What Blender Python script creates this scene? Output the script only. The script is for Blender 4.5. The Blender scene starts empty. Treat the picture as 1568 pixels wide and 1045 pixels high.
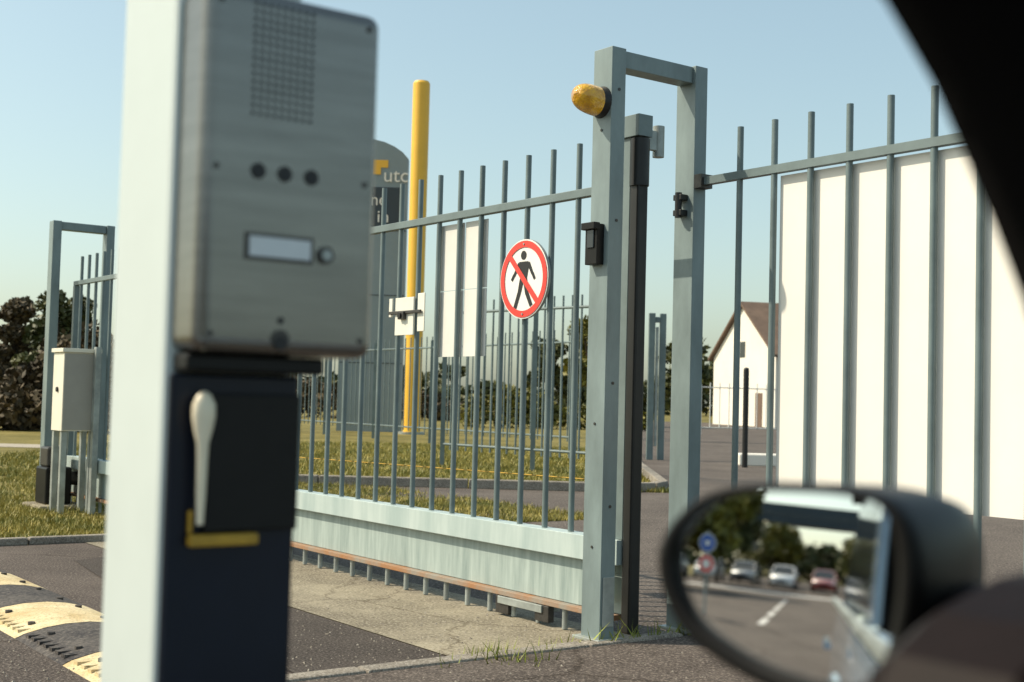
import bpy, math, random, bmesh
import numpy as np
from mathutils import Vector, Matrix
random.seed(3); rng=np.random.default_rng(5)
scene=bpy.context.scene
PHI=math.atan2(.591,.807)
GRID=Matrix.Rotation(PHI,4,'Z')     # site grid: x = drive direction through the gate, y = along the gate
WORLD=Matrix.Identity(4)

# ---------------------------------------------------------------- materials
def nt(m):
    m.use_nodes=True; t=m.node_tree; return t,t.nodes,t.links,t.nodes['Principled BSDF']
def mat(name,col,rough=.5,metal=0,var=.12,scale=4,bump=0,bscale=60,coat=0,stretch=None,col2=None,thr=(.35,.65),spec=.5):
    m=bpy.data.materials.new(name); t,n,l,b=nt(m)
    b.inputs['Roughness'].default_value=rough; b.inputs['Metallic'].default_value=metal
    b.inputs['Coat Weight'].default_value=coat; b.inputs['Specular IOR Level'].default_value=spec
    tc=n.new('ShaderNodeTexCoord'); mp=n.new('ShaderNodeMapping'); l.new(tc.outputs['Object'],mp.inputs[0])
    if stretch: mp.inputs['Scale'].default_value=stretch
    no=n.new('ShaderNodeTexNoise'); no.inputs['Scale'].default_value=scale; no.inputs['Detail'].default_value=8; no.inputs['Roughness'].default_value=.65
    l.new(mp.outputs[0],no.inputs['Vector'])
    r=n.new('ShaderNodeValToRGB'); e=r.color_ramp.elements; e[0].position,e[1].position=thr
    c2=col2 if col2 else tuple(min(1,c*(1+var)) for c in col)
    c1=col if col2 else tuple(c*(1-var) for c in col)
    e[0].color=(*c1,1); e[1].color=(*c2,1)
    l.new(no.outputs['Fac'],r.inputs[0]); l.new(r.outputs[0],b.inputs['Base Color'])
    if bump:
        n2=n.new('ShaderNodeTexNoise'); n2.inputs['Scale'].default_value=bscale; n2.inputs['Detail'].default_value=4
        l.new(mp.outputs[0],n2.inputs['Vector'])
        bm=n.new('ShaderNodeBump'); bm.inputs['Strength'].default_value=bump; bm.inputs['Distance'].default_value=.01
        l.new(n2.outputs['Fac'],bm.inputs['Height']); l.new(bm.outputs[0],b.inputs['Normal'])
    return m
def ground_mat(name,c1,c2,c3,s1=.6,s2=120,rough=.9,bump=.5,cracks=0):
    m=bpy.data.materials.new(name); t,n,l,b=nt(m); b.inputs['Roughness'].default_value=rough
    b.inputs['Specular IOR Level'].default_value=.2
    tc=n.new('ShaderNodeTexCoord')
    a=n.new('ShaderNodeTexNoise'); a.inputs['Scale'].default_value=s1; a.inputs['Detail'].default_value=12; a.inputs['Roughness'].default_value=.75
    f=n.new('ShaderNodeTexNoise'); f.inputs['Scale'].default_value=s2; f.inputs['Detail'].default_value=4; f.inputs['Roughness'].default_value=.7
    for x in (a,f): l.new(tc.outputs['Object'],x.inputs['Vector'])
    r1=n.new('ShaderNodeValToRGB'); r1.color_ramp.elements[0].position=.40; r1.color_ramp.elements[1].position=.62
    r1.color_ramp.elements[0].color=(*c1,1); r1.color_ramp.elements[1].color=(*c2,1)
    r2=n.new('ShaderNodeValToRGB'); r2.color_ramp.elements[0].position=.50; r2.color_ramp.elements[1].position=.66
    r2.color_ramp.elements[0].color=(0,0,0,1); r2.color_ramp.elements[1].color=(1,1,1,1)
    mx=n.new('ShaderNodeMixRGB'); mx.inputs['Color2'].default_value=(*c3,1)
    l.new(a.outputs['Fac'],r1.inputs[0]); l.new(f.outputs['Fac'],r2.inputs[0]); l.new(r2.outputs[0],mx.inputs['Fac'])
    l.new(r1.outputs[0],mx.inputs['Color1']); last=mx.outputs[0]
    r3=n.new('ShaderNodeValToRGB'); r3.color_ramp.elements[0].position=.33; r3.color_ramp.elements[1].position=.45
    r3.color_ramp.elements[0].color=(.4,.4,.4,1); r3.color_ramp.elements[1].color=(1,1,1,1)
    l.new(f.outputs['Fac'],r3.inputs[0]); m2=n.new('ShaderNodeMixRGB'); m2.blend_type='MULTIPLY'; m2.inputs['Fac'].default_value=1
    l.new(last,m2.inputs['Color1']); l.new(r3.outputs[0],m2.inputs['Color2']); last=m2.outputs[0]
    if cracks:
        vo=n.new('ShaderNodeTexVoronoi'); vo.feature='DISTANCE_TO_EDGE'; vo.inputs['Scale'].default_value=cracks
        ds=n.new('ShaderNodeMixRGB'); ds.blend_type='ADD'; ds.inputs['Fac'].default_value=.5
        l.new(tc.outputs['Object'],ds.inputs['Color1']); l.new(a.outputs['Color'],ds.inputs['Color2']); l.new(ds.outputs[0],vo.inputs['Vector'])
        r4=n.new('ShaderNodeValToRGB'); r4.color_ramp.elements[0].position=.0; r4.color_ramp.elements[1].position=.008
        r4.color_ramp.elements[0].color=(.5,.47,.44,1); r4.color_ramp.elements[1].color=(1,1,1,1)
        l.new(vo.outputs['Distance'],r4.inputs[0]); m3=n.new('ShaderNodeMixRGB'); m3.blend_type='MULTIPLY'; m3.inputs['Fac'].default_value=1
        l.new(last,m3.inputs['Color1']); l.new(r4.outputs[0],m3.inputs['Color2']); last=m3.outputs[0]
    l.new(last,b.inputs['Base Color'])
    bm=n.new('ShaderNodeBump'); bm.inputs['Strength'].default_value=bump; bm.inputs['Distance'].default_value=.01
    l.new(f.outputs['Fac'],bm.inputs['Height']); l.new(bm.outputs[0],b.inputs['Normal'])
    return m

M={}
M['paint']=mat('blue_grey_gate_paint',(.145,.190,.192),.40,0,.18,3,.05,40)
M['paintp']=mat('portal_paint',(.185,.238,.240),.40,0,.20,4,.08,30,stretch=(1,1,.35))
M['paintl']=mat('beam_paint',(.36,.45,.44),.45,0,.18,2.5,.05,40,stretch=(3,3,.4),col2=(.50,.58,.56))
M['paintw']=mat('weathered_web_paint',(.22,.285,.275),.5,0,.18,5,.08,40,stretch=(3,3,.3),col2=(.44,.52,.49),thr=(.3,.7))
M['galv']=mat('galvanised_steel',(.34,.37,.35),.45,.3,.25,6)
M['rust']=mat('rusty_edge',(.28,.26,.22),.7,.1,0,3,.2,60,col2=(.36,.155,.05),thr=(.36,.62))
M['black']=mat('black_rubber',(.008,.008,.008),.45,0,.3,8)
M['blackp']=mat('black_textured_plastic',(.006,.0055,.005),.42,0,.2,20,.06,400,spec=.25)
M['brownp']=mat('dark_brown_plastic',(.008,.004,.0035),.6,0,.2,20,.06,400,spec=.15)
M['white']=mat('white_board',(.84,.81,.74),.5,0,.03,1.5)
M['whites']=mat('white_sheet',(.72,.71,.66),.6,0,.06,2,.2,6)
M['plate']=mat('white_lock_plate',(.78,.76,.66),.5,0,.06,6)
M['red']=mat('sign_red',(.74,.045,.03),.4,0,.05,8)
M['signw']=mat('sign_white',(.84,.82,.77),.4,0,.03,8)
M['signk']=mat('sign_black',(.008,.008,.009),.5,0,.05,8)
M['blue']=mat('sign_blue',(.02,.10,.42),.4,0,.05,8)
M['amber']=mat('amber_lens',(.52,.24,.003),.15,0,0,14,.8,70,coat=.8,col2=(.80,.43,.006),thr=(.4,.6))
M['yellow']=mat('yellow_pole_paint',(.88,.50,.05),.45,0,.06,.8)
M['totem']=mat('grey_cladding',(.23,.29,.32),.5,0,.08,.6)
M['totemd']=mat('dark_cladding',(.035,.05,.065),.5,0,.08,.6)
M['steel']=mat('brushed_stainless',(.215,.208,.192),.26,.90,.12,5,.03,300,stretch=(1,1,14))
M['steeld']=mat('worn_steel',(.08,.075,.07),.45,.7,.2,30)
M['post']=mat('pedestal_paint',(.56,.625,.605),.5,0,.05,2)
M['navy']=mat('navy_pedestal_face',(.002,.0048,.014),.32,0,.3,3,spec=.3)
M['cream']=mat('cream_handle_highlight',(.82,.73,.54),.3,0,.06,9)
M['ylabel']=mat('yellow_label',(.42,.25,.02),.5,0,.25,20)
M['label']=mat('name_label',(.62,.65,.66),.3,0,.05,9)
M['cab']=mat('cabinet_ivory',(.78,.74,.62),.5,0,.05,3)
M['cabd']=mat('cabinet_grey',(.36,.34,.30),.55,0,.06,3)
M['asph']=ground_mat('asphalt',(.056,.045,.039),(.112,.092,.079),(.25,.21,.18),.7,75,cracks=.35)
M['asph2']=ground_mat('asphalt_inner',(.074,.061,.053),(.125,.105,.09),(.25,.215,.185),.8,50)
M['asphd']=ground_mat('asphalt_repair',(.040,.033,.029),(.070,.058,.050),(.18,.155,.135),1.2,80)
M['conc']=ground_mat('concrete_strip',(.15,.128,.092),(.33,.29,.21),(.42,.375,.295),1.3,60,bump=.35,cracks=.6)
M['kerb']=ground_mat('kerb_stone',(.20,.175,.145),(.32,.285,.235),(.42,.39,.34),3,90)
M['soil']=ground_mat('grass_ground',(.11,.098,.020),(.25,.205,.06),(.28,.225,.10),.5,30)
M['path']=ground_mat('pale_path',(.38,.33,.26),(.44,.39,.31),(.46,.42,.36),2,60)
M['line']=ground_mat('white_road_marking',(.60,.58,.54),(.74,.72,.68),(.5,.48,.44),3,60,.7,.2)
M['grass']=mat('grass_blades',(.105,.125,.014),.6,0,0,1.6,0,col2=(.38,.31,.07),thr=(.34,.62))
M['weed']=mat('weed_blades',(.22,.25,.03),.6,0,.3,6)
M['leaf']=mat('foliage',(.026,.038,.010),.6,0,0,.9,0,col2=(.115,.115,.028),thr=(.35,.7))
M['leafb']=mat('foliage_brown',(.028,.021,.010),.7,0,0,.8,0,col2=(.15,.105,.045),thr=(.35,.7))
M['leafy']=mat('foliage_yellow',(.06,.07,.012),.6,0,0,.9,0,col2=(.26,.22,.02),thr=(.35,.7))
M['bark']=mat('bark',(.07,.05,.035),.9,0,.3,8,.5,20)
M['bumpy']=ground_mat('speed_bump_yellow',(.56,.42,.21),(.80,.69,.44),(.45,.34,.2),3,50,.7,.3)
M['bumpk']=ground_mat('speed_bump_black',(.045,.04,.04),(.10,.088,.078),(.16,.14,.12),3,50,.7,.3)
M['wall']=mat('white_render',(.76,.72,.64),.8,0,.05,.5)
M['roof']=mat('brown_roof_tiles',(.15,.10,.07),.8,0,.2,1.2,.3,8)
M['glassd']=mat('dark_window',(.02,.025,.03),.08,0,.1,2)
M['wheel']=mat('tyre',(.02,.02,.02),.8,0,.1,9)
M['carblue']=mat('pale_blue_car_paint',(.36,.47,.60),.22,.25,.03,1,coat=1)
M['carwhite']=mat('white_car_paint',(.72,.72,.72),.3,0,.03,1,coat=1)
M['cargrey']=mat('grey_car_paint',(.12,.13,.15),.3,.3,.03,1,coat=1)
M['carred']=mat('red_car_paint',(.30,.03,.02),.3,0,.03,1,coat=1)
M['interior']=mat('dark_interior',(.005,.0045,.0045),.8,0,.2,6,spec=.1)
M['mglass']=mat('mirror_glass',(.90,.91,.90),.005,1,.0,1)
M['lamp']=mat('lamp_red',(.4,.02,.01),.2,0,.05,9)

# ---------------------------------------------------------------- mesh builder
class MB:
    def __init__(s): s.v=[];s.f=[];s.m=[];s.sm=[];s.mats=[]
    def mi(s,k):
        if k not in s.mats: s.mats.append(k)
        return s.mats.index(k)
    def add(s,vs,fs,k,smooth=False):
        o=len(s.v); s.v+= [tuple(p) for p in vs]; i=s.mi(k)
        for f in fs: s.f.append(tuple(o+q for q in f)); s.m.append(i); s.sm.append(smooth)
    def box(s,x0,x1,y0,y1,z0,z1,k,yaw=0):
        vs=[(x,y,z) for z in (z0,z1) for x,y in ((x0,y0),(x1,y0),(x1,y1),(x0,y1))]
        if yaw:
            cx,cy=(x0+x1)/2,(y0+y1)/2; c,n=math.cos(yaw),math.sin(yaw)
            vs=[(cx+(x-cx)*c-(y-cy)*n,cy+(x-cx)*n+(y-cy)*c,z) for x,y,z in vs]
        s.add(vs,[(0,3,2,1),(4,5,6,7),(0,1,5,4),(1,2,6,5),(2,3,7,6),(3,0,4,7)],k)
    def cyl(s,p0,p1,r0,k,r1=None,n=12,smooth=True,caps=True):
        if r1 is None:r1=r0
        p0=Vector(p0);p1=Vector(p1);d=(p1-p0).normalized()
        u=d.orthogonal().normalized();w=d.cross(u)
        vs=[]
        for p,r in((p0,r0),(p1,r1)):
            for i in range(n):
                a=2*math.pi*i/n; vs.append(p+u*(r*math.cos(a))+w*(r*math.sin(a)))
        s.add(vs,[(i,(i+1)%n,n+(i+1)%n,n+i) for i in range(n)],k,smooth)
        if caps:
            s.add(vs[:n],[tuple(range(n))[::-1]],k); s.add(vs[n:],[tuple(range(n))],k)
    def loft(s,rings,k,smooth=True,cap0=False,cap1=False,closed=True):
        n=len(rings[0]); vs=[p for r in rings for p in r]; fs=[]
        for j in range(len(rings)-1):
            for i in range(n if closed else n-1):
                fs.append((j*n+i,j*n+(i+1)%n,(j+1)*n+(i+1)%n,(j+1)*n+i))
        s.add(vs,fs,k,smooth)
        if cap0: s.add(rings[0],[tuple(range(n))[::-1]],k)
        if cap1: s.add(rings[-1],[tuple(range(n))],k)
    def ball(s,c,rx,ry,rz,k,n=16,m=10):
        rings=[]
        for j in range(m+1):
            t=-math.pi/2+math.pi*j/m
            rings.append([(c[0]+rx*math.cos(t)*math.cos(2*math.pi*i/n),c[1]+ry*math.cos(t)*math.sin(2*math.pi*i/n),c[2]+rz*math.sin(t)) for i in range(n)])
        s.loft(rings,k)
    def build(s,name,xf=GRID,bevel=0,parent=None,fix=True):
        vs=[xf@Vector(p) for p in s.v]
        xs=[p.x for p in vs];ys=[p.y for p in vs];zs=[p.z for p in vs]
        o=Vector(((min(xs)+max(xs))/2,(min(ys)+max(ys))/2,min(zs)))
        me=bpy.data.meshes.new(name); me.from_pydata([p-o for p in vs],[],s.f)
        for k in s.mats: me.materials.append(M[k])
        me.polygons.foreach_set('material_index',s.m); me.polygons.foreach_set('use_smooth',s.sm)
        me.update()
        ob=bpy.data.objects.new(name,me); ob.location=o; scene.collection.objects.link(ob)
        if fix:
            bm=bmesh.new(); bm.from_mesh(me)
            bmesh.ops.recalc_face_normals(bm,faces=bm.faces); bm.to_mesh(me); bm.free()
        if bevel:
            b=ob.modifiers.new('bevel','BEVEL'); b.width=bevel; b.segments=2; b.limit_method='ANGLE'; b.angle_limit=math.radians(40)
        if parent:
            ob.parent=parent; ob.location=o-parent.location
        return ob
def empty(name,loc=(0,0,0)):
    e=bpy.data.objects.new(name,None); e.location=loc; e.empty_display_size=.2; scene.collection.objects.link(e); return e
def sheet(name,pts,z,k,xf=GRID):
    b=MB(); b.add([(x,y,z) for x,y in pts],[tuple(range(len(pts)))],k); o=b.build(name,xf,fix=False)
    bm=bmesh.new(); bm.from_mesh(o.data); bmesh.ops.triangulate(bm,faces=bm.faces)
    bm.normal_update()
    for f in bm.faces:
        if f.normal.z<0: f.normal_flip()
    bm.to_mesh(o.data); bm.free(); return o
def rect(x0,x1,y0,y1): return [(x0,y0),(x1,y0),(x1,y1),(x0,y1)]

# ---------------------------------------------------------------- ground
sheet('ground',rect(-1500,1500,-1500,1500),0,'soil',WORLD)
sheet('asphalt_driveway',rect(-90,3.42,-30,10.3),.004,'asph')
sheet('asphalt_repair',[(2.62,4.95),(3.40,4.95),(3.40,9.4),(3.0,9.2),(2.75,7.4)],.008,'asphd')
sheet('concrete_threshold',[(3.42,4.6),(4.55,4.6),(4.55,10.3),(3.42,10.3)],.008,'conc')
sheet('inner_road',[(-2.43,10.94),(-4.6,17.8),(1.5,17.8),(2.0,18.1),(2.2,18.6),(2.4,24),(7,95),(70,95),(70,-40),(30,-32),(.9,6.5)],.004,'asph2',WORLD)
sheet('verge_path',[(-60,26),(-9.3,26.6),(-9.3,28.2),(-60,28)],.006,'path',WORLD)
sheet('road_marking',rect(-31,-29.4,-28,10.0),.008,'line')
for q in range(5): sheet('parking_marking',rect(-13.6-q*2.6,-11.8-q*2.6,1.55,1.70),.008,'line')
b=MB(); b.box(2.2,5.6,-9,4.78,0,.05,'asph'); b.build('pavement')
b=MB()
x=2.2
while x<4.05: b.box(x,x+.6,4.784,4.89,0,.062,'kerb'); x+=.606
b.build('pavement_kerb',bevel=.012)
b=MB()
x=-12
while x<4.3: b.box(x,x+.99,10.28,10.36,0,.06,'kerb'); x+=1
b.build('verge_kerb',bevel=.012)
b=MB()
def kerbline(b,pts,w=.14,h=.13):
    for (x0,y0),(x1,y1) in zip(pts,pts[1:]):
        L=math.hypot(x1-x0,y1-y0); k=max(1,int(L)); 
        for i in range(k):
            f0,f1=i/k,(i+.985)/k
            cx=x0+(x1-x0)*(f0+f1)/2; cy=y0+(y1-y0)*(f0+f1)/2; l=L*(f1-f0)/2
            b.box(cx-l,cx+l,cy-w/2,cy+w/2,0,h,'kerb',yaw=math.atan2(y1-y0,x1-x0))
kerbline(b,[(-4.6,17.8),(1.5,17.8),(2.0,18.1),(2.2,18.6),(2.4,24),(6.9,93)])
b.build('lawn_kerb',WORLD,bevel=.015)

def blades(name,pts,h0,h1,w,k,lean=.5):
    n=len(pts); h=rng.uniform(h0,h1,n); a=rng.uniform(0,2*np.pi,n); la=rng.uniform(0,2*np.pi,n); ll=rng.uniform(0,lean,n)*h
    ww=w*rng.uniform(.6,1.3,n)
    P=np.zeros((n,3,3)); P[:,:,0]=pts[:,0:1]; P[:,:,1]=pts[:,1:2]; P[:,:,2]=pts[:,2:3]
    P[:,0,0]-=np.cos(a)*ww/2;P[:,0,1]-=np.sin(a)*ww/2;P[:,1,0]+=np.cos(a)*ww/2;P[:,1,1]+=np.sin(a)*ww/2
    P[:,2,0]+=np.cos(la)*ll;P[:,2,1]+=np.sin(la)*ll;P[:,2,2]+=h
    me=bpy.data.meshes.new(name); me.vertices.add(n*3); me.vertices.foreach_set('co',P.reshape(-1))
    me.loops.add(n*3); me.loops.foreach_set('vertex_index',np.arange(n*3,dtype=np.int32))
    me.polygons.add(n); me.polygons.foreach_set('loop_start',np.arange(0,n*3,3,dtype=np.int32)); 
    me.update(calc_edges=True); me.materials.append(M[k])
    ob=bpy.data.objects.new(name,me); scene.collection.objects.link(ob); return ob
c,s_=math.cos(PHI),math.sin(PHI)
def g2w(a,bb): return a*c-bb*s_, a*s_+bb*c
n=150000
a=rng.uniform(.5,9,n); bb=10.38+8*rng.random(n)**1.3
X,Y=g2w(a,bb); keep=~((a>3.9)&(a<4.5)&(rng.random(n)<.4))
pz=np.stack([X,Y,np.zeros(n)],1)[keep]
patch=np.sin(pz[:,0]*2.3+np.sin(pz[:,1]*1.7))*np.cos(pz[:,1]*1.9+.6); pz=pz[rng.random(len(pz))<.55+.5*patch]
blades('verge_grass',pz,.02,.075,.014,'grass',1.1)
n=120000
Y=17.9+16*rng.random(n)**1.5; X=rng.uniform(-9,2.2,n)
patch=np.sin(X*1.3+np.sin(Y*.9))*np.cos(Y*1.1+.6); kk=rng.random(n)<.6+.5*patch
blades('lawn_grass',np.stack([X,Y,np.zeros(n)],1)[kk],.03,.10,.026,'grass',1.0)
wp=[]
for cx,cy,r,m in ((.04,5.86,.05,60),(-.10,5.95,.04,44),(.30,6.3,.04,16),(-.02,6.02,.05,30),(.16,5.90,.03,18),(.20,6.12,.03,10),(-.22,5.72,.03,10)):
    for _ in range(m): wp.append((cx+random.gauss(0,r),cy+random.gauss(0,r),.01))
for _ in range(70):
    gx=random.uniform(4.05,4.9); gy=4.84+random.gauss(0,.02); x,y=g2w(gx,gy); wp.append((x,y,.04))
blades('weeds',np.array(wp),.03,.12,.012,'weed',1.0)
b=MB()
for _ in range(800):
    gx=random.uniform(1.5,4.3); gy=4.9+abs(random.gauss(0,.9)) if random.random()<.7 else random.uniform(3,4.7)
    z=.008 if gy>4.8 else .05; r=random.uniform(.003,.009)
    vs=[(gx+r*math.cos(q*2.1+random.random()),gy+r*math.sin(q*2.1+random.random()),z) for q in range(3)]+[(gx,gy,z+r*.9)]
    b.add(vs,[(0,1,3),(1,2,3),(2,0,3)],'kerb')
b.build('gravel')

# ---------------------------------------------------------------- speed bump
b=MB(); w0,w1=1.84,2.44; y=2.9; i=0
while y<12:
    col='bumpy' if i%2 else 'bumpk'
    pr=[(w0,.004),(w0+.04,.022),(w0+.14,.045),(w0+.24,.057),(w0+.36,.057),(w0+.46,.045),(w0+.56,.022),(w1,.004)]
    b.loft([[(px,yy,pzz) for px,pzz in pr] for yy in (y,y+.705)],col,True,closed=False)
    for px in (w0+.12,w0+.48):
        for yy in (y+.15,y+.55): b.cyl((px,yy,.035),(px,yy,.052),.018,'bumpk',n=10)
    for q in range(7):
        yy=y+.06+q*.09; b.box(w0+.03,w0+.12,yy,yy+.045,.012,.034,col)
    y+=.715; i+=1
b.build('speed_bump')

# ---------------------------------------------------------------- gate
GA=4.372
b=MB()
b0,b1=4.96,13.75
b.box(GA-.06,GA+.05,b0,b1,.395,.52,'paintl')
b.box(GA-.010,GA+.045,b0+.01,b1-.01,.148,.393,'paintw')
b.box(GA-.055,GA+.05,b0+.02,b1-.02,.118,.146,'rust')
b.box(GA-.022,GA+.022,b0,b1,2.29,2.335,'paint')
y=5.40
while y<b1-.1:
    b.cyl((GA,y,.52),(GA,y,2.585),.0165,'paint',n=10)
    b.cyl((GA-.025,y,.012),(GA-.025,y,.118),.016,'galv',n=10)
    y+=.2265
for yy in (4.985,9.3,13.70): b.box(GA-.03,GA+.03,yy-.03,yy+.03,.522,2.288 if yy!=4.985 else 2.62,'paint')
b.box(GA-.07,GA+.06,5.55,5.95,.075,.116,'galv')
b.box(GA-.06,GA-.02,5.50,5.62,.03,.116,'steeld'); b.box(GA-.06,GA-.02,5.86,5.98,.02,.116,'steeld')
b.box(GA-.08,GA-.063,4.99,5.10,.22,.40,'cab')
g=b.build('sliding_gate',bevel=.003)
b=MB()
b.box(GA-.035,GA+.035,4.885,4.952,.06,2.50,'black')
b.build('rubber_safety_edge',bevel=.012,parent=g)
b=MB(); b.box(GA-.045,GA+.05,4.88,5.03,2.55,2.66,'paint'); b.box(GA+.05,GA+.16,4.93,4.96,2.50,2.60,'galv'); b.cyl((GA+.15,4.945,2.47),(GA+.15,4.945,2.63),.03,'galv')
b.box(GA-.04,GA-.036,4.90,4.94,2.40,2.44,'galv')
b.cyl((GA,4.918,2.30),(GA,4.918,2.54),.05,'black')
b.build('gate_top_catch',bevel=.006,parent=g)
b=MB(); b.box(GA-.035,GA-.022,6.98,7.20,1.60,1.84,'plate'); b.box(GA-.06,GA-.036,7.06,7.13,1.70,1.75,'steeld'); b.cyl((GA-.07,7.10,1.725),(GA-.03,7.10,1.725),.018,'signk')
b.box(GA-.030,GA-.022,6.86,6.94,1.62,1.86,'plate'); b.box(GA-.034,GA-.022,7.24,7.28,1.72,1.84,'plate'); b.box(GA-.05,GA-.036,6.88,7.26,1.735,1.755,'steeld')
b.build('lock_plate',bevel=.003,parent=g)
b=MB()
for y0,y1 in ((6.27,6.50),(6.515,6.82)):
    for z0,z1 in ((1.46,1.86),(1.865,2.27)):
        b.box(GA+.022,GA+.028,y0,y1,z0,z1,'whites')
b.build('white_banner')
b=MB(); b.cyl((GA+.06,5.2,.80),(GA+.06,9.2,.74),.0035,'ylabel',n=6); b.build('cable')

# no-pedestrian sign
b=MB(); R=.222; cy,cz=5.81,1.88; sa=GA-.045
def sp(s,t,d): return (sa-d,cy-s*R,cz+t*R)
N=48
def disc(s0,t0,r,d,k,n=N): b.add([sp(s0+r*math.cos(2*math.pi*i/n),t0+r*math.sin(2*math.pi*i/n),d) for i in range(n)],[tuple(range(n))],k)
b.cyl((sa+.016,cy,cz),(sa+.001,cy,cz),R,'galv',n=48,smooth=True); disc(0,0,1.0,.002,'signw')
def ring(r0,r1,d,k,n=N):
    vs=[sp(r*math.cos(2*math.pi*i/n),r*math.sin(2*math.pi*i/n),d) for r in (r0,r1) for i in range(n)]
    b.add(vs,[(i,(i+1)%n,n+(i+1)%n,n+i) for i in range(n)],k)
def strip(s0,t0,s1,t1,w0,w1,d,k):
    dx,dy=s1-s0,t1-t0;L=math.hypot(dx,dy);nx,ny=-dy/L,dx/L
    b.add([sp(s0+nx*w0/2,t0+ny*w0/2,d),sp(s0-nx*w0/2,t0-ny*w0/2,d),sp(s1-nx*w1/2,t1-ny*w1/2,d),sp(s1+nx*w1/2,t1+ny*w1/2,d)],[(0,1,2,3)],k)
ring(.80,.965,.006,'red')
disc(-.02,.60,.115,.004,'signk',20)
b.add([sp(s,t,.004) for s,t in ((-.20,.44),(.18,.44),(.22,.36),(.13,-.02),(-.13,-.02),(-.22,.34))],[(0,1,2,3,4,5)],'signk')
strip(-.19,.40,-.40,.10,.11,.09,.0042,'signk'); strip(-.40,.12,-.50,-.02,.09,.08,.0046,'signk')
strip(.19,.40,.36,.12,.11,.09,.0042,'signk'); strip(.36,.14,.46,-.02,.09,.08,.0046,'signk')
strip(-.07,-.0,-.18,-.38,.17,.13,.0044,'signk'); strip(-.18,-.36,-.34,-.72,.13,.12,.0048,'signk')
strip(.06,-.0,.15,-.38,.17,.13,.0044,'signk'); strip(.15,-.36,.34,-.68,.13,.12,.0048,'signk')
strip(-.60,.60,.60,-.60,.15,.15,.0058,'red')
for t in (.88,-.88): b.cyl(sp(0,t,.006),sp(0,t,.01),.006,'galv',n=8)
b.build('no_pedestrians_sign',fix=False)

# ---------------------------------------------------------------- portals
def portal(name,bb,extra=False):
    b=MB()
    b.box(4.122,4.212,bb,bb+.14,0,2.96,'paintp'); b.box(4.69,4.775,bb,bb+.14,0,2.96,'paintp')
    b.box(4.214,4.688,bb+.02,bb+.12,2.87,2.955,'paintp')
    b.box(4.09,4.25,bb-.03,bb+.17,.05 if extra else 0,.065 if extra else .02,'galv')
    b.box(4.66,4.81,bb-.03,bb+.17,.05 if extra else 0,.065 if extra else .02,'galv')
    if extra:
        b.box(4.135,4.205,bb-.006,bb-.001,.12,.36,'galv')
        b.box(4.705,4.74,bb+.02,bb+.11,2.25,2.30,'black')
        b.box(4.64,4.688,bb+.04,bb+.10,2.18,2.21,'black'); b.box(4.64,4.688,bb+.04,bb+.10,2.26,2.29,'black')
        b.cyl((4.65,bb+.07,2.17),(4.65,bb+.07,2.30),.018,'black')
        for z in (2.75,2.1,1.3,.7):
            b.cyl((4.17,bb-.004,z),(4.17,bb+.0,z),.008,'steeld',n=8); b.cyl((4.118,bb+.07,z-.2),(4.122,bb+.07,z-.2),.007,'steeld',n=8)
    return b.build(name,bevel=.006)
P1=portal('gate_portal_frame',4.854,True)
P2=portal('gate_portal_frame',13.76)
b=MB()
cb,cz=4.93,2.69
b.cyl((4.122,cb,cz),(4.085,cb,cz),.080,'black',.066,n=24)
R=[]
for j in range(13):
    t=j/12; x=4.085-.14*t; r=.073*math.sqrt(max(0,1-t**3.2)); zc=cz+.015*t
    R.append([(x,cb+r*1.0*math.cos(2*math.pi*i/24),zc+r*math.sin(2*math.pi*i/24)) for i in range(24)])
b.loft(R,'amber',cap1=True)
b.build('amber_flashing_beacon')
b=MB(); b.box(4.075,4.121,4.885,4.975,1.88,2.08,'blackp'); b.box(4.068,4.074,4.905,4.955,1.96,2.05,'glassd'); b.box(4.05,4.09,4.88,4.98,2.05,2.085,'blackp'); b.build('photocell_sensor',bevel=.01)

# ---------------------------------------------------------------- right fence
FA=4.73
b=MB(); y=4.568
b.box(FA-.02,FA+.02,-4,4.85,2.335,2.375,'paint'); b.box(FA-.02,FA+.02,-4,4.85,.18,.22,'paint')
while y>-4: b.cyl((FA,y,.08),(FA,y,2.60),.0165,'paint',n=10); y-=.228
for yy in (1.9,-.6,-3.1): b.box(FA+.04,FA+.10,yy,yy+.06,0,2.5,'paint')
b.box(FA-.04,FA+.04,4.80,4.852,2.32,2.39,'steeld')
b.build('steel_fence')
b=MB(); b.box(FA+.024,FA+.032,2.97,4.32,.78,2.325,'white'); b.build('white_display_board')

# ---------------------------------------------------------------- gate-side cabinet and drive
b=MB()
b.box(3.96,4.30,12.70,13.02,.80,1.56,'cab'); b.box(3.966,4.296,12.694,12.699,.81,1.55,'cabd')
b.box(3.94,4.32,12.68,13.04,1.562,1.60,'cab')
for x,y in ((3.97,12.72),(4.24,12.72),(3.97,12.96),(4.24,12.96)): b.box(x,x+.055,y,y+.055,0,.798,'galv')
b.box(4.24,4.295,12.62,12.69,0,1.62,'galv')
b.cyl((3.958,12.86,1.2),(3.945,12.86,1.2),.025,'signk')
b.build('electrical_cabinet',bevel=.006)
b=MB(); b.box(4.0,4.26,13.25,13.6,.05,.42,'blackp'); b.box(4.02,4.22,13.3,13.55,.42,.62,'steeld'); b.cyl((4.28,13.4,.3),(4.36,13.4,.3),.07,'steeld'); b.box(3.9,4.4,13.1,13.7,0,.05,'conc')
b.build('gate_drive_motor',bevel=.02)

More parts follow.
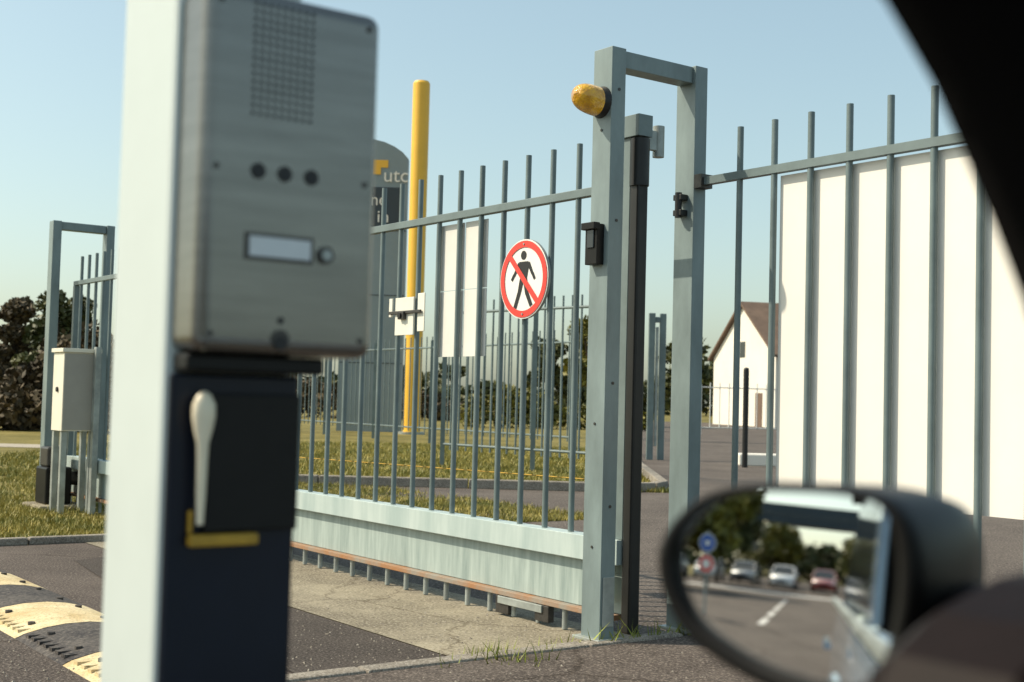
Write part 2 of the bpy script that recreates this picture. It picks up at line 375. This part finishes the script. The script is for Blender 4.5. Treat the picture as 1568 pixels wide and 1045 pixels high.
# ---------------------------------------------------------------- intercom pedestal
ped=empty('intercom_pedestal',GRID@Vector((.63,1.49,0)))
b=MB(); b.box(.546,.702,1.398,1.572,0,2.35,'post'); b.box(.50,.76,1.34,1.62,.0045,.02,'galv'); b.build('post',bevel=.010,parent=ped)
b=MB()
b.box(.550,.706,1.385,1.396,.02,1.222,'navy'); b.box(.556,.725,1.358,1.40,1.224,1.2435,'blackp')
b.build('navy_front_cover',bevel=.004,parent=ped)
b=MB()
b.box(.590,.704,1.374,1.3845,1.045,1.20,'blackp'); b.box(.573,.655,1.370,1.3843,1.030,1.043,'ylabel'); b.box(.573,.578,1.376,1.3843,1.0435,1.07,'ylabel')
b.build('card_reader',bevel=.003,parent=ped)
b=MB()
R=[]
for z,r in ((1.055,.004),(1.09,.0055),(1.12,.006),(1.145,.007),(1.16,.011),(1.175,.0135),(1.188,.013),(1.198,.008),(1.202,.002)):
    R.append([(.582+r*math.cos(q*math.pi/8),1.368+r*.7*math.sin(q*math.pi/8),z) for q in range(16)])
b.loft(R,'cream',cap0=True,cap1=True); b.build('reader_handle_highlight',parent=ped)  # models the long white highlight on the dark face as a cream shape
b=MB(); b.box(.553,.774,1.331,1.455,1.245,1.652,'steel'); o=b.build('stainless_housing',bevel=.016,parent=ped); o.modifiers[0].segments=5
b=MB(); fb=1.331
def fd(a,z,r,k,d=.0012,n=16): b.cyl((a,fb+.001,z),(a,fb-d,z),r,k,n=n)
for i in range(9):
    for j in range(15): fd(.611+i*.0088,1.512+j*.0088,.0022,'signk',n=8)
for a_ in (.6196,.652,.6852): fd(a_,1.448,.0092,'steeld',.001,20); fd(a_,1.448,.0078,'signk',.002,20)
b.box(.607,.690,fb-.0022,fb,1.349,1.379,'steeld'); b.box(.611,.686,fb-.0034,fb-.0023,1.353,1.375,'label')
fd(.706,1.361,.010,'steeld',.004,20); fd(.706,1.361,.006,'galv',.006,16)
fd(.653,1.283,.004,'signk',.001,16); fd(.653,1.262,.011,'steeld',.002,20); fd(.653,1.258,.008,'signk',.003,16)
for a_ in (.570,.755):
    for z in (1.632,1.448,1.265): fd(a_,z,.0035,'steeld',.0015,12)
b.build('speaker_grille_and_buttons',parent=ped)

# ---------------------------------------------------------------- own car (camera sits at the driver's window)
car=empty('car',GRID@Vector((-.3,-.4,0)))
def car_lower(b,x0,x1,y0,y1,zb,zt,k):
    R=[]
    for x,w,zt_,zb_ in ((x0,.72,.86,.42),(x0+.06,.88,zt-.02,.30),(x0+.4,.97,zt,.22),((x0+x1)/2,1,zt,.2),(x1-1.15,.99,zt,.2),(x1-1.0,.985,zt-.02,.2),(x1-.3,.93,zt-.16,.22),(x1-.05,.84,zt-.28,.3),(x1,.7,zt-.36,.4)):
        cy=(y0+y1)/2; h=(y1-y0)/2*w
        pts=[(-h*.93,zb_),(-h*.99,zb_+.12),(-h,zb_+.3),(-h*.985,(zt_+zb_)/2+.15),(-h*.95,zt_-.04),(-h*.92,zt_),(h*.92,zt_),(h*.95,zt_-.04),(h*.985,(zt_+zb_)/2+.15),(h,zb_+.3),(h*.99,zb_+.12),(h*.93,zb_)]
        R.append([(x,cy+p,z) for p,z in pts])
    b.loft(R,k,True,True,True)
b=MB(); car_lower(b,-2.55,1.75,-1.27,.50,.2,.99,'carblue')
b.box(-1.5,.7,-1.12,.36,.992,.998,'interior')
b.box(-1.9,.72,.450,.470,.985,1.003,'galv')
for hx in (-.35,-1.25): b.cyl((hx-.10,.505,.86),(hx+.08,.505,.86),.014,'carblue',n=10)
b.build('body',parent=car,bevel=0)
b=MB()
for x in (-1.85,1.05):
    for y0,y1 in ((.30,.505),(-1.275,-1.07)):
        b.cyl((x,y0,.32),(x,y1,.32),.32,'wheel',n=32); b.cyl((x,y1 if y1>0 else y0,.32),(x,(y1+.006) if y1>0 else (y0-.006),.32),.2,'galv',n=24)
b.build('wheels',parent=car)
b=MB()
b.loft([[(x,y,z) for y,z in ((.30,zt-.05),(.24,zt-.01),(-.4,zt+.02),(-1.03,zt-.01),(-1.09,zt-.05),(-.4,zt-.055))] for x,zt in ((-1.75,1.42),(-1.4,1.53),(-.5,1.575),(.1,1.575),(.38,1.53))],'carblue',True,True,True)
edge=[(-1.6,1.40),(-1.2,1.46),(-.6,1.50),(0,1.505),(.25,1.485),(.40,1.458),(.485,1.432),(.536,1.409),(.576,1.3735),(.604,1.340),(.632,1.3045),(.660,1.265),(.70,1.19),(.74,1.09),(.765,.985)]
def sweep(b,edge,yy,w,k,sgn=1):
    R=[];n=len(edge)
    for i,(x,z) in enumerate(edge):
        x0,z0=edge[max(0,i-1)];x1,z1=edge[min(n-1,i+1)];dx,dz=x1-x0,z1-z0;L=math.hypot(dx,dz)
        nx,nz=-dz/L,dx/L
        R.append([(x,yy,z),(x-.002,yy+.018*sgn,z-.001),(x+nx*w*.6,yy+.022*sgn,z+nz*w*.6),(x+nx*w,yy-.03*sgn,z+nz*w),(x+nx*w,yy-.09*sgn,z+nz*w*.9),(x+nx*.01,yy-.06*sgn,z+nz*.01)])
    b.loft(R,k,True,True,True)
sweep(b,edge,.40,.085,'interior'); sweep(b,edge,-1.17,.085,'interior',-1)
R=[];n=len(edge)
for i,(x,z) in enumerate(edge):
    x0,z0=edge[max(0,i-1)];x1,z1=edge[min(n-1,i+1)];dx,dz=x1-x0,z1-z0;L=math.hypot(dx,dz);nx,nz=-dz/L,dx/L
    R.append([(x+nx*.03,.423,z+nz*.03),(x+nx*.035,.430,z+nz*.035),(x+nx*.075,.418,z+nz*.075),(x+nx*.08,.395,z+nz*.08)])
b.loft(R,'carblue',True,True,True)
b.loft([[(-.42,.41,.98),(-.30,.41,.98),(-.30,.36,.98),(-.42,.36,.98)],[(-.45,.38,1.50),(-.35,.38,1.50),(-.35,.33,1.50),(-.45,.33,1.50)]],'interior',False,True,True)
b.loft([[(-.42,.432,1.0),(-.33,.432,1.0),(-.33,.412,1.0),(-.42,.412,1.0)],[(-.45,.404,1.49),(-.37,.404,1.49),(-.37,.384,1.49),(-.45,.384,1.49)]],'carblue',False,True,True)
b.build('roof_and_pillars',parent=car)
b=MB()
b.add([(-1.7,.425,1.0),(-.43,.425,1.0),(-.45,.39,1.48),(-1.35,.39,1.44)],[(0,1,2,3)],'glassd')
b.add([(-1.75,.38,1.0),(-1.75,-1.15,1.0),(-1.5,-1.05,1.42),(-1.5,.3,1.42)],[(0,1,2,3)],'glassd')
b.build('rear_windows',parent=car,fix=False)
# door mirror
nrm=Vector((-.942,-.332,.059)).normalized()
t1=Vector((.332,-.942,0)).normalized(); t2=nrm.cross(t1); 
if t2.z<0: t2=-t2
C=Vector((.65,.578,1.085))-t1*.0055
out=[(1046,870),(1052,830),(1075,795),(1110,766),(1160,752),(1225,748),(1290,748),(1338,756),(1362,780),(1373,820),(1375,880),(1369,940),(1357,990),(1335,1021),(1297,1032),(1245,1027),(1185,1014),(1130,990),(1085,960),(1057,918)]
out=[((x-1208)*.000462,(894-y)*.000418) for x,y in out]
def cat(P,m=5):
    r=[];n=len(P)
    for i in range(n):
        p0,p1,p2,p3=P[i-1],P[i],P[(i+1)%n],P[(i+2)%n]
        for j in range(m):
            t=j/m
            r.append(tuple(.5*((2*p1[q])+(-p0[q]+p2[q])*t+(2*p0[q]-5*p1[q]+4*p2[q]-p3[q])*t*t+(-p0[q]+3*p1[q]-3*p2[q]+p3[q])*t**3) for q in (0,1)))
    return r
out=cat(out)
def mp(s,t,d): return C+t1*s+t2*t-nrm*d
RC=1.5
b=MB(); rings=[]
for j in range(1,25):
    f=j/24; rings.append([mp(s*f,t*f,((s*f)**2+(t*f)**2)/(2*RC)) for s,t in out])
b.loft(rings,'mglass'); n_=len(out); b.add([mp(0,0,0)]+rings[0],[(0,1+i,1+(i+1)%n_) for i in range(n_)],'mglass',True)
mg=b.build('mirror_glass',parent=car,fix=False)
bm=bmesh.new();bm.from_mesh(mg.data);bmesh.ops.remove_doubles(bm,verts=bm.verts,dist=1e-7);bmesh.ops.recalc_face_normals(bm,faces=bm.faces);bm.to_mesh(mg.data);bm.free()
b=MB(); rings=[]
def off(o_,d,sx=0,st=0):
    r=[];n=len(o_)
    for i,(s,t) in enumerate(o_):
        a_=o_[i-1];q=o_[(i+1)%n];dx,dy=q[0]-a_[0],q[1]-a_[1];L=math.hypot(dx,dy) or 1
        nx,ny=-dy/L,dx/L
        dd=d*(1-.6*max(0,ny)) if d>0 else d
        r.append((s+nx*dd+sx,t+ny*dd+st))
    return r
for d,dep,sx,sc in ((-.001,.006,0,1),(.001,-.006,0,1),(.006,-.010,0,1),(.012,-.006,0,1),(.0155,.006,0,1),(.015,.03,.006,.99),(.013,.07,.014,.97),(.008,.11,.022,.93),(.0,.145,.028,.84),(-.018,.17,.030,.68)):
    rings.append([mp(s*sc,t*sc+(.004 if dep>.06 else 0),dep) for s,t in off(out,d,sx)])
b.loft(rings[:9],'blackp',cap1=False); b.loft(rings[8:],'carblue',cap1=True)
b.build('mirror_housing',parent=car)
b=MB()
R=[]
for (x,y,z),(wa,hz) in zip(((.76,.555,1.045),(.74,.50,1.040),(.72,.45,1.035),(.70,.41,1.03)),((.045,.050),(.060,.050),(.075,.055),(.09,.06))):
    R.append([(x+wa*math.cos(q*math.pi/8),y,z+hz*math.sin(q*math.pi/8)) for q in range(16)])
b.loft(R,'brownp',True,True,True)
pr=[(.548,.985),(.556,1.040),(.578,1.072),(.615,1.092),(.67,1.106),(.76,1.112),(.80,.985)]
b.loft([[(x,.455,z-.012) for x,z in pr],[(x,.44,z) for x,z in pr],[(x,.37,z) for x,z in pr],[(x,.355,z-.01) for x,z in pr]],'brownp',False,True,True)
b.build('mirror_arm',parent=car,bevel=.004)

# ---------------------------------------------------------------- parked cars
def parked_car(x,y,yaw,paint,xf=GRID,sc=1):
    b=MB()
    car_lower(b,-2.1,2.1,-.86,.86,.2,.92,paint)
    R=[]
    for hx0,hx1,h,z in ((-1.75,1.15,.80,.90),(-1.45,.62,.70,1.22),(-1.25,.38,.62,1.42)):
        R.append([(hx0,-h,z),(hx1,-h,z),(hx1,h,z),(hx0,h,z)])
    b.loft(R,'glassd',False)
    b.loft([[(-1.25,-.62,1.42),(.38,-.62,1.42),(.38,.62,1.42),(-1.25,.62,1.42)],[(-1.1,-.52,1.47),(.2,-.52,1.47),(.2,.52,1.47),(-1.1,.52,1.47)]],paint,False,True,True)
    for sg in (-1,1):
        for (xa,xb) in ((-1.72,-1.22),(-.45,-.45),(1.12,.36)):
            b.cyl((xa,sg*.80,.92),(xb,sg*.63,1.42),.035,paint,n=6)
        for xw in (-1.35,1.35):
            b.cyl((xw,sg*.70,.31),(xw,sg*.87,.31),.31,'wheel',n=20); b.cyl((xw,sg*.87,.31),(xw,sg*.876,.31),.19,'galv',n=14)
        b.box(-2.1,-2.02,sg*.62-.12,sg*.62+.12,.66,.80,'lamp'); b.box(1.98,2.09,sg*.56-.12,sg*.56+.12,.56,.66,'label')
        b.cyl((.75,sg*.88,.96),(.75,sg*.98,.98),.06,paint,n=8)
    b.box(2.08,2.105,-.3,.3,.40,.55,'blackp')
    T=xf@Matrix.Translation((x,y,0))@Matrix.Rotation(yaw,4,'Z')
    return b.build('parked_car',T)
for i,p in enumerate(('carwhite','cargrey','carwhite','carwhite','cargrey','carred','carwhite','cargrey','carwhite','carwhite')):
    parked_car(-41-(i%3)*.4,-14+i*2.75,.05,p)
for i,p in enumerate(('cargrey','carwhite','carwhite')):
    parked_car(-33+i*.3,-9+i*2.9,.1,p)

# ---------------------------------------------------------------- round traffic signs behind (seen in mirror)
b=MB(); px,py=-12.5,3.0
b.cyl((px,py,0),(px,py,1.75),.03,'galv')
for z,k in ((1.50,'blue'),(1.06,'red')):
    b.cyl((px+.032,py,z),(px+.045,py,z),.20,'signw',n=28); b.cyl((px+.046,py,z),(px+.049,py,z),.18,k,n=28)
    b.cyl((px+.050,py,z),(px+.053,py,z),.10 if k=='red' else .06,'signw',n=20)
b.build('traffic_sign')
b=MB(); b.box(-58,-55,-40,22,5.2,6.0,'totemd'); b.box(-54.98,-54.9,-40,22,6.0,6.9,'totemd')
for y in (-30,-12,6,20): b.box(-57.2,-56.2,y,y+.8,0,5.2,'kerb')
b.build('footbridge')

# ---------------------------------------------------------------- trees
def leafmesh(name,cl,size,k,trunk=None):
    V=[]
    for cx,cy,cz,rx,rz,n in cl:
        d=rng.normal(size=(n,3)); d/=np.linalg.norm(d,axis=1)[:,None]; r=rng.random((n,1))**.45
        p=d*r*np.array([rx,rx,rz])+np.array([cx,cy,cz])
        u=rng.normal(size=(n,3));u/=np.linalg.norm(u,axis=1)[:,None]; w=np.cross(u,rng.normal(size=(n,3)));w/=np.linalg.norm(w,axis=1)[:,None]
        s=size*rng.uniform(.5,1.3,(n,1))
        V.append(np.stack([p-u*s,p-w*s*.6,p+u*s,p+w*s*.6],1))
    V=np.concatenate(V).reshape(-1,3); n=len(V)//4
    V[:,2]=np.maximum(V[:,2],.02)
    b=MB(); b.v=[tuple(v) for v in V.tolist()]; b.f=[(4*i,4*i+1,4*i+2,4*i+3) for i in range(n)]; b.m=[0]*n; b.sm=[False]*n; b.mats=[k]
    if trunk: 
        for p0,p1,r0,r1 in trunk: b.cyl(p0,p1,r0,'bark',r1,n=8)
    return b.build(name,WORLD,fix=False)
def tree(x,y,h,r,k='leaf',leaves=5000,size=.16,name='tree'):
    cl=[];tr=[]; n=18
    tr.append(((x,y,0),(x+.1,y,h*.45),.035*h*.6,.018*h)); top=(x+.1,y,h*.45)
    for i in range(n):
        a=random.uniform(0,6.28);q=random.uniform(.2,.8)*r; z=h*random.uniform(.35,.86); q*=math.sqrt(max(.15,1-((z/h-.5)/.5)**2))
        c_=(x+q*math.cos(a),y+q*math.sin(a),z); rr=r*random.uniform(.25,.45)
        cl.append((*c_,rr,rr*.8,leaves//n)); tr.append((top,c_,.012*h,.004*h))
    return leafmesh(name,cl,size,k,tr)
def mass(name,x0,y0,x1,y1,h0,h1,step,k,per,size,dep=2):
    L=math.hypot(x1-x0,y1-y0); n=int(L/step); cl=[]
    for i in range(n):
        f=(i+random.random())/n; h=random.uniform(h0,h1)*(.75+.35*math.sin(i*.9)*math.sin(i*.37+1))
        x=x0+(x1-x0)*f; y=y0+(y1-y0)*f+random.uniform(-dep,dep)
        cl.append((x,y,h*.45,step*1.1,h*.5,per)); 
        for _ in range(2): cl.append((x+random.uniform(-step,step),y,h*random.uniform(.6,1),step*.6,h*.22,per//3))
    return leafmesh(name,cl,size,k)
mass('hedge',-24,36,-9.5,38,2.1,2.9,.9,'leafb',1100,.12,1.2)
tree(-14.6,42,4.9,1.3,'leaf',6000,.11); tree(-16.4,43,4.6,1.2,'leafb',5500,.11); tree(-19,45,5.2,1.8,'leaf',5500,.13)
mass('distant_trees',-70,150,70,165,3.6,6.0,3.5,'leaf',350,.5,5)
mass('shrubs',-16,72,-2,74,1.5,3.0,1.2,'leafb',350,.16,1)
mass('low_hedge',-2,58,6.5,60,1.3,1.9,.8,'leafy',450,.12,.5)
tree(4.2,70,6.4,2.0,'leafy',4500,.18); tree(15,110,7.2,3,'leaf',3000,.3); tree(2.2,78,5.6,1.6,'leaf',3000,.18)
# behind the car (mirror)
for gx,gy,h,r,k in ((-26,5.4,5.6,2.5,'leafy'),(-24,10,4.6,2.2,'leafy'),(-36,6.5,6.5,3.0,'leaf'),(-47,16,8,5,'leaf'),(-49,4,5.0,2.6,'leafy'),(-48,-4,4.6,2.6,'leafy'),(-47,-14,6,4,'leaf')):
    wx,wy=g2w(gx,gy); tree(wx,wy,h,r,k,6000,.2)
wx0,wy0=g2w(-75,-70);wx1,wy1=g2w(-75,60); 
mass('distant_trees',wx0,wy0,wx1,wy1,4,6,3.0,'leaf',300,.45,2)

# ---------------------------------------------------------------- background structures
b=MB(); b.cyl((-3.3,44,0),(-3.3,44,11.9),.29,'yellow',n=32); b.cyl((-3.3,44,11.9),(-3.3,44,11.98),.29,'yellow',.24,n=32); b.cyl((-3.3,44,0),(-3.3,44,.08),.45,'galv',n=24)
b.build('yellow_pole',WORLD)
b=MB()
prof=[(-6.1,0),(-3.85,0),(-3.85,9.70),(-4.05,9.92),(-4.35,10.12),(-4.7,10.27),(-5.1,10.36),(-5.5,10.38),(-5.9,10.3),(-6.1,10.2)]
f0=[(x,46,z) for x,z in prof]; f1=[(x,46.5,z) for x,z in prof]
b.loft([f0,f1],'totem',False,True,True)
for z in (2.4,4.8,7.1): b.box(-6.09,-3.86,45.985,45.998,z,z+.03,'totemd')
b.box(-5.9,-4.12,45.975,45.996,7.25,8.65,'totemd')
b.box(-5.1,-4.55,45.975,45.996,9.35,9.62,'yellow'); b.box(-5.1,-4.8,45.97,45.974,9.1,9.38,'yellow')
silo=b.build('totem_sign',WORLD)
def text(s,size,loc,k,name,parent):
    cu=bpy.data.curves.new(name,'FONT'); cu.body=s; cu.size=size; cu.extrude=.01
    o=bpy.data.objects.new(name,cu); scene.collection.objects.link(o)
    dg=bpy.context.evaluated_depsgraph_get(); me=bpy.data.meshes.new_from_object(o.evaluated_get(dg)); bpy.data.objects.remove(o)
    o=bpy.data.objects.new(name,me); o.rotation_euler=(math.pi/2,0,0); me.materials.clear(); me.materials.append(M[k]); scene.collection.objects.link(o)
    o.parent=parent; o.location=Vector(loc)-parent.location
text('utc',.72,(-4.72,45.97,8.85),'signw','lettering',silo)
text('one',.62,(-5.5,45.96,8.0),'signw','lettering_small',silo)
text('in',.62,(-4.9,45.96,7.4),'signw','lettering_lower',silo)

def fence(name,x0,y0,x1,y1,h,sp,r=.018,z0=.3,rails=(.35,2.3),k='paint'):
    b=MB(); L=math.hypot(x1-x0,y1-y0); n=int(L/sp)
    for i in range(n+1):
        f=i/n; x=x0+(x1-x0)*f; y=y0+(y1-y0)*f
        b.cyl((x,y,z0),(x,y,h),r,k,n=6)
        if i%11==0: b.box(x-.04,x+.04,y-.04,y+.04,0,h-.1,k)
    for z in rails: b.cyl((x0,y0,z),(x1,y1,z),.024,k,n=6)
    return b.build(name,WORLD)
fence('inner_fence',-1.2,23.5,1.55,20.6,2.95,.21,rails=(.40,2.75))
fence('inner_fence',1.5,30,-9,46,2.9,.3,rails=(.4,2.6))
fence('inner_fence',8,55,20,60,2.2,.45,.022,rails=(.3,2.0),k='whites')
fence('wire_fence',-30,24,-9,22.6,1.1,2.5,.03,0,(.5,1.0),'bark')
b=MB()
for x,y in ((3.05,28.5),(3.30,28.6)): b.box(x-.07,x+.07,y-.07,y+.07,0,3.2,'paint')
b.box(3.12,3.23,28.5,28.6,3.0,3.12,'paint'); b.box(3.14,3.2,28.47,28.53,.3,2.9,'galv')
b.build('gate_post',WORLD,bevel=.01)
b=MB(); b.cyl((4.68,26,0),(4.68,26,1.95),.055,'black',n=14); b.ball((4.68,26,1.95),.055,.055,.04,'black'); b.build('bollard',WORLD)
b=MB(); b.box(-.5,.5,-.25,.25,0,.25,'wall'); b.build('concrete_block',Matrix.Translation((5.2,27,0)),bevel=.03)

# house
b=MB(); Lh,Wd,ev,rd=15,9.6,4.5,7.8
b.box(0,Lh,-Wd/2,Wd/2,0,ev,'wall')
b.add([(0,-Wd/2,ev),(0,Wd/2,ev),(0,0,rd)],[(0,1,2)],'wall'); b.add([(Lh,-Wd/2,ev),(Lh,Wd/2,ev),(Lh,0,rd)],[(0,1,2)],'wall')
for sg in (-1,1):
    e=Wd/2+.35; zz=ev-.22
    b.add([(-.3,sg*e,zz),(Lh+.3,sg*e,zz),(Lh+.3,0,rd+.02),(-.3,0,rd+.02),(-.3,sg*e,zz+.16),(Lh+.3,sg*e,zz+.16),(Lh+.3,0,rd+.2),(-.3,0,rd+.2)],[(0,1,2,3),(4,5,6,7),(0,1,5,4),(1,2,6,5),(2,3,7,6),(3,0,4,7)],'roof')
for x in (2,5,8,11): b.box(x,x+1.2,-Wd/2-.03,-Wd/2-.005,1.0,2.3,'glassd'); b.box(x-.08,x+1.28,-Wd/2-.06,-Wd/2-.031,.92,1.0,'kerb')
b.box(-.03,-.005,-.3,.5,4.4,5.4,'glassd'); b.box(-.03,-.005,-3,-2,0,2.1,'roof')
b.box(9,9.8,-.5,.5,7.2,8.9,'wall')
b.build('house',Matrix.Translation((14.9,84,0))@Matrix.Rotation(math.radians(14),4,'Z'))

# ---------------------------------------------------------------- light
el=math.radians(45); hx,hy=-.995,.03; L=math.hypot(hx,hy)
S=Vector((hx/L*math.cos(el),hy/L*math.cos(el),math.sin(el)))
sd=bpy.data.lights.new('sun','SUN'); sd.energy=5.0; sd.angle=math.radians(.53); sd.color=(1,.88,.70)
so=bpy.data.objects.new('sun',sd); so.rotation_euler=S.to_track_quat('Z','Y').to_euler(); so.location=(0,0,20); scene.collection.objects.link(so)
w=bpy.data.worlds.new('World'); scene.world=w; w.use_nodes=True; nn=w.node_tree.nodes; ll=w.node_tree.links
bg=nn['Background']; sk=nn.new('ShaderNodeTexSky'); sk.sky_type='NISHITA'; sk.sun_disc=False; sk.sun_elevation=el; sk.sun_rotation=math.atan2(hx,hy)%(2*math.pi)
sk.air_density=1.0; sk.dust_density=2.4; sk.ozone_density=1.0
gm=nn.new('ShaderNodeGamma'); gm.inputs['Gamma'].default_value=.72
mx=nn.new('ShaderNodeMixRGB'); mx.blend_type='MULTIPLY'; mx.inputs['Fac'].default_value=1; mx.inputs['Color2'].default_value=(1.86,2.02,1.80,1)
ll.new(sk.outputs[0],gm.inputs['Color']); ll.new(gm.outputs[0],mx.inputs['Color1']); ll.new(mx.outputs[0],bg.inputs['Color']); bg.inputs['Strength'].default_value=.15

# ---------------------------------------------------------------- camera
cd=bpy.data.cameras.new('camera'); cd.sensor_width=36; cd.lens=45.92; cd.clip_start=.02; cd.clip_end=4000
cd.dof.use_dof=True; cd.dof.focus_distance=7.0; cd.dof.aperture_fstop=4.6
co=bpy.data.objects.new('camera',cd)
th=math.atan(.046); ro=.026
co.matrix_world=Matrix.Translation((0,0,1.2))@Matrix.Rotation(math.pi/2+th,4,'X')@Matrix.Rotation(ro,4,'Z')
scene.collection.objects.link(co); scene.camera=co
scene.view_settings.view_transform='Standard'; scene.view_settings.look='None'; scene.view_settings.exposure=0
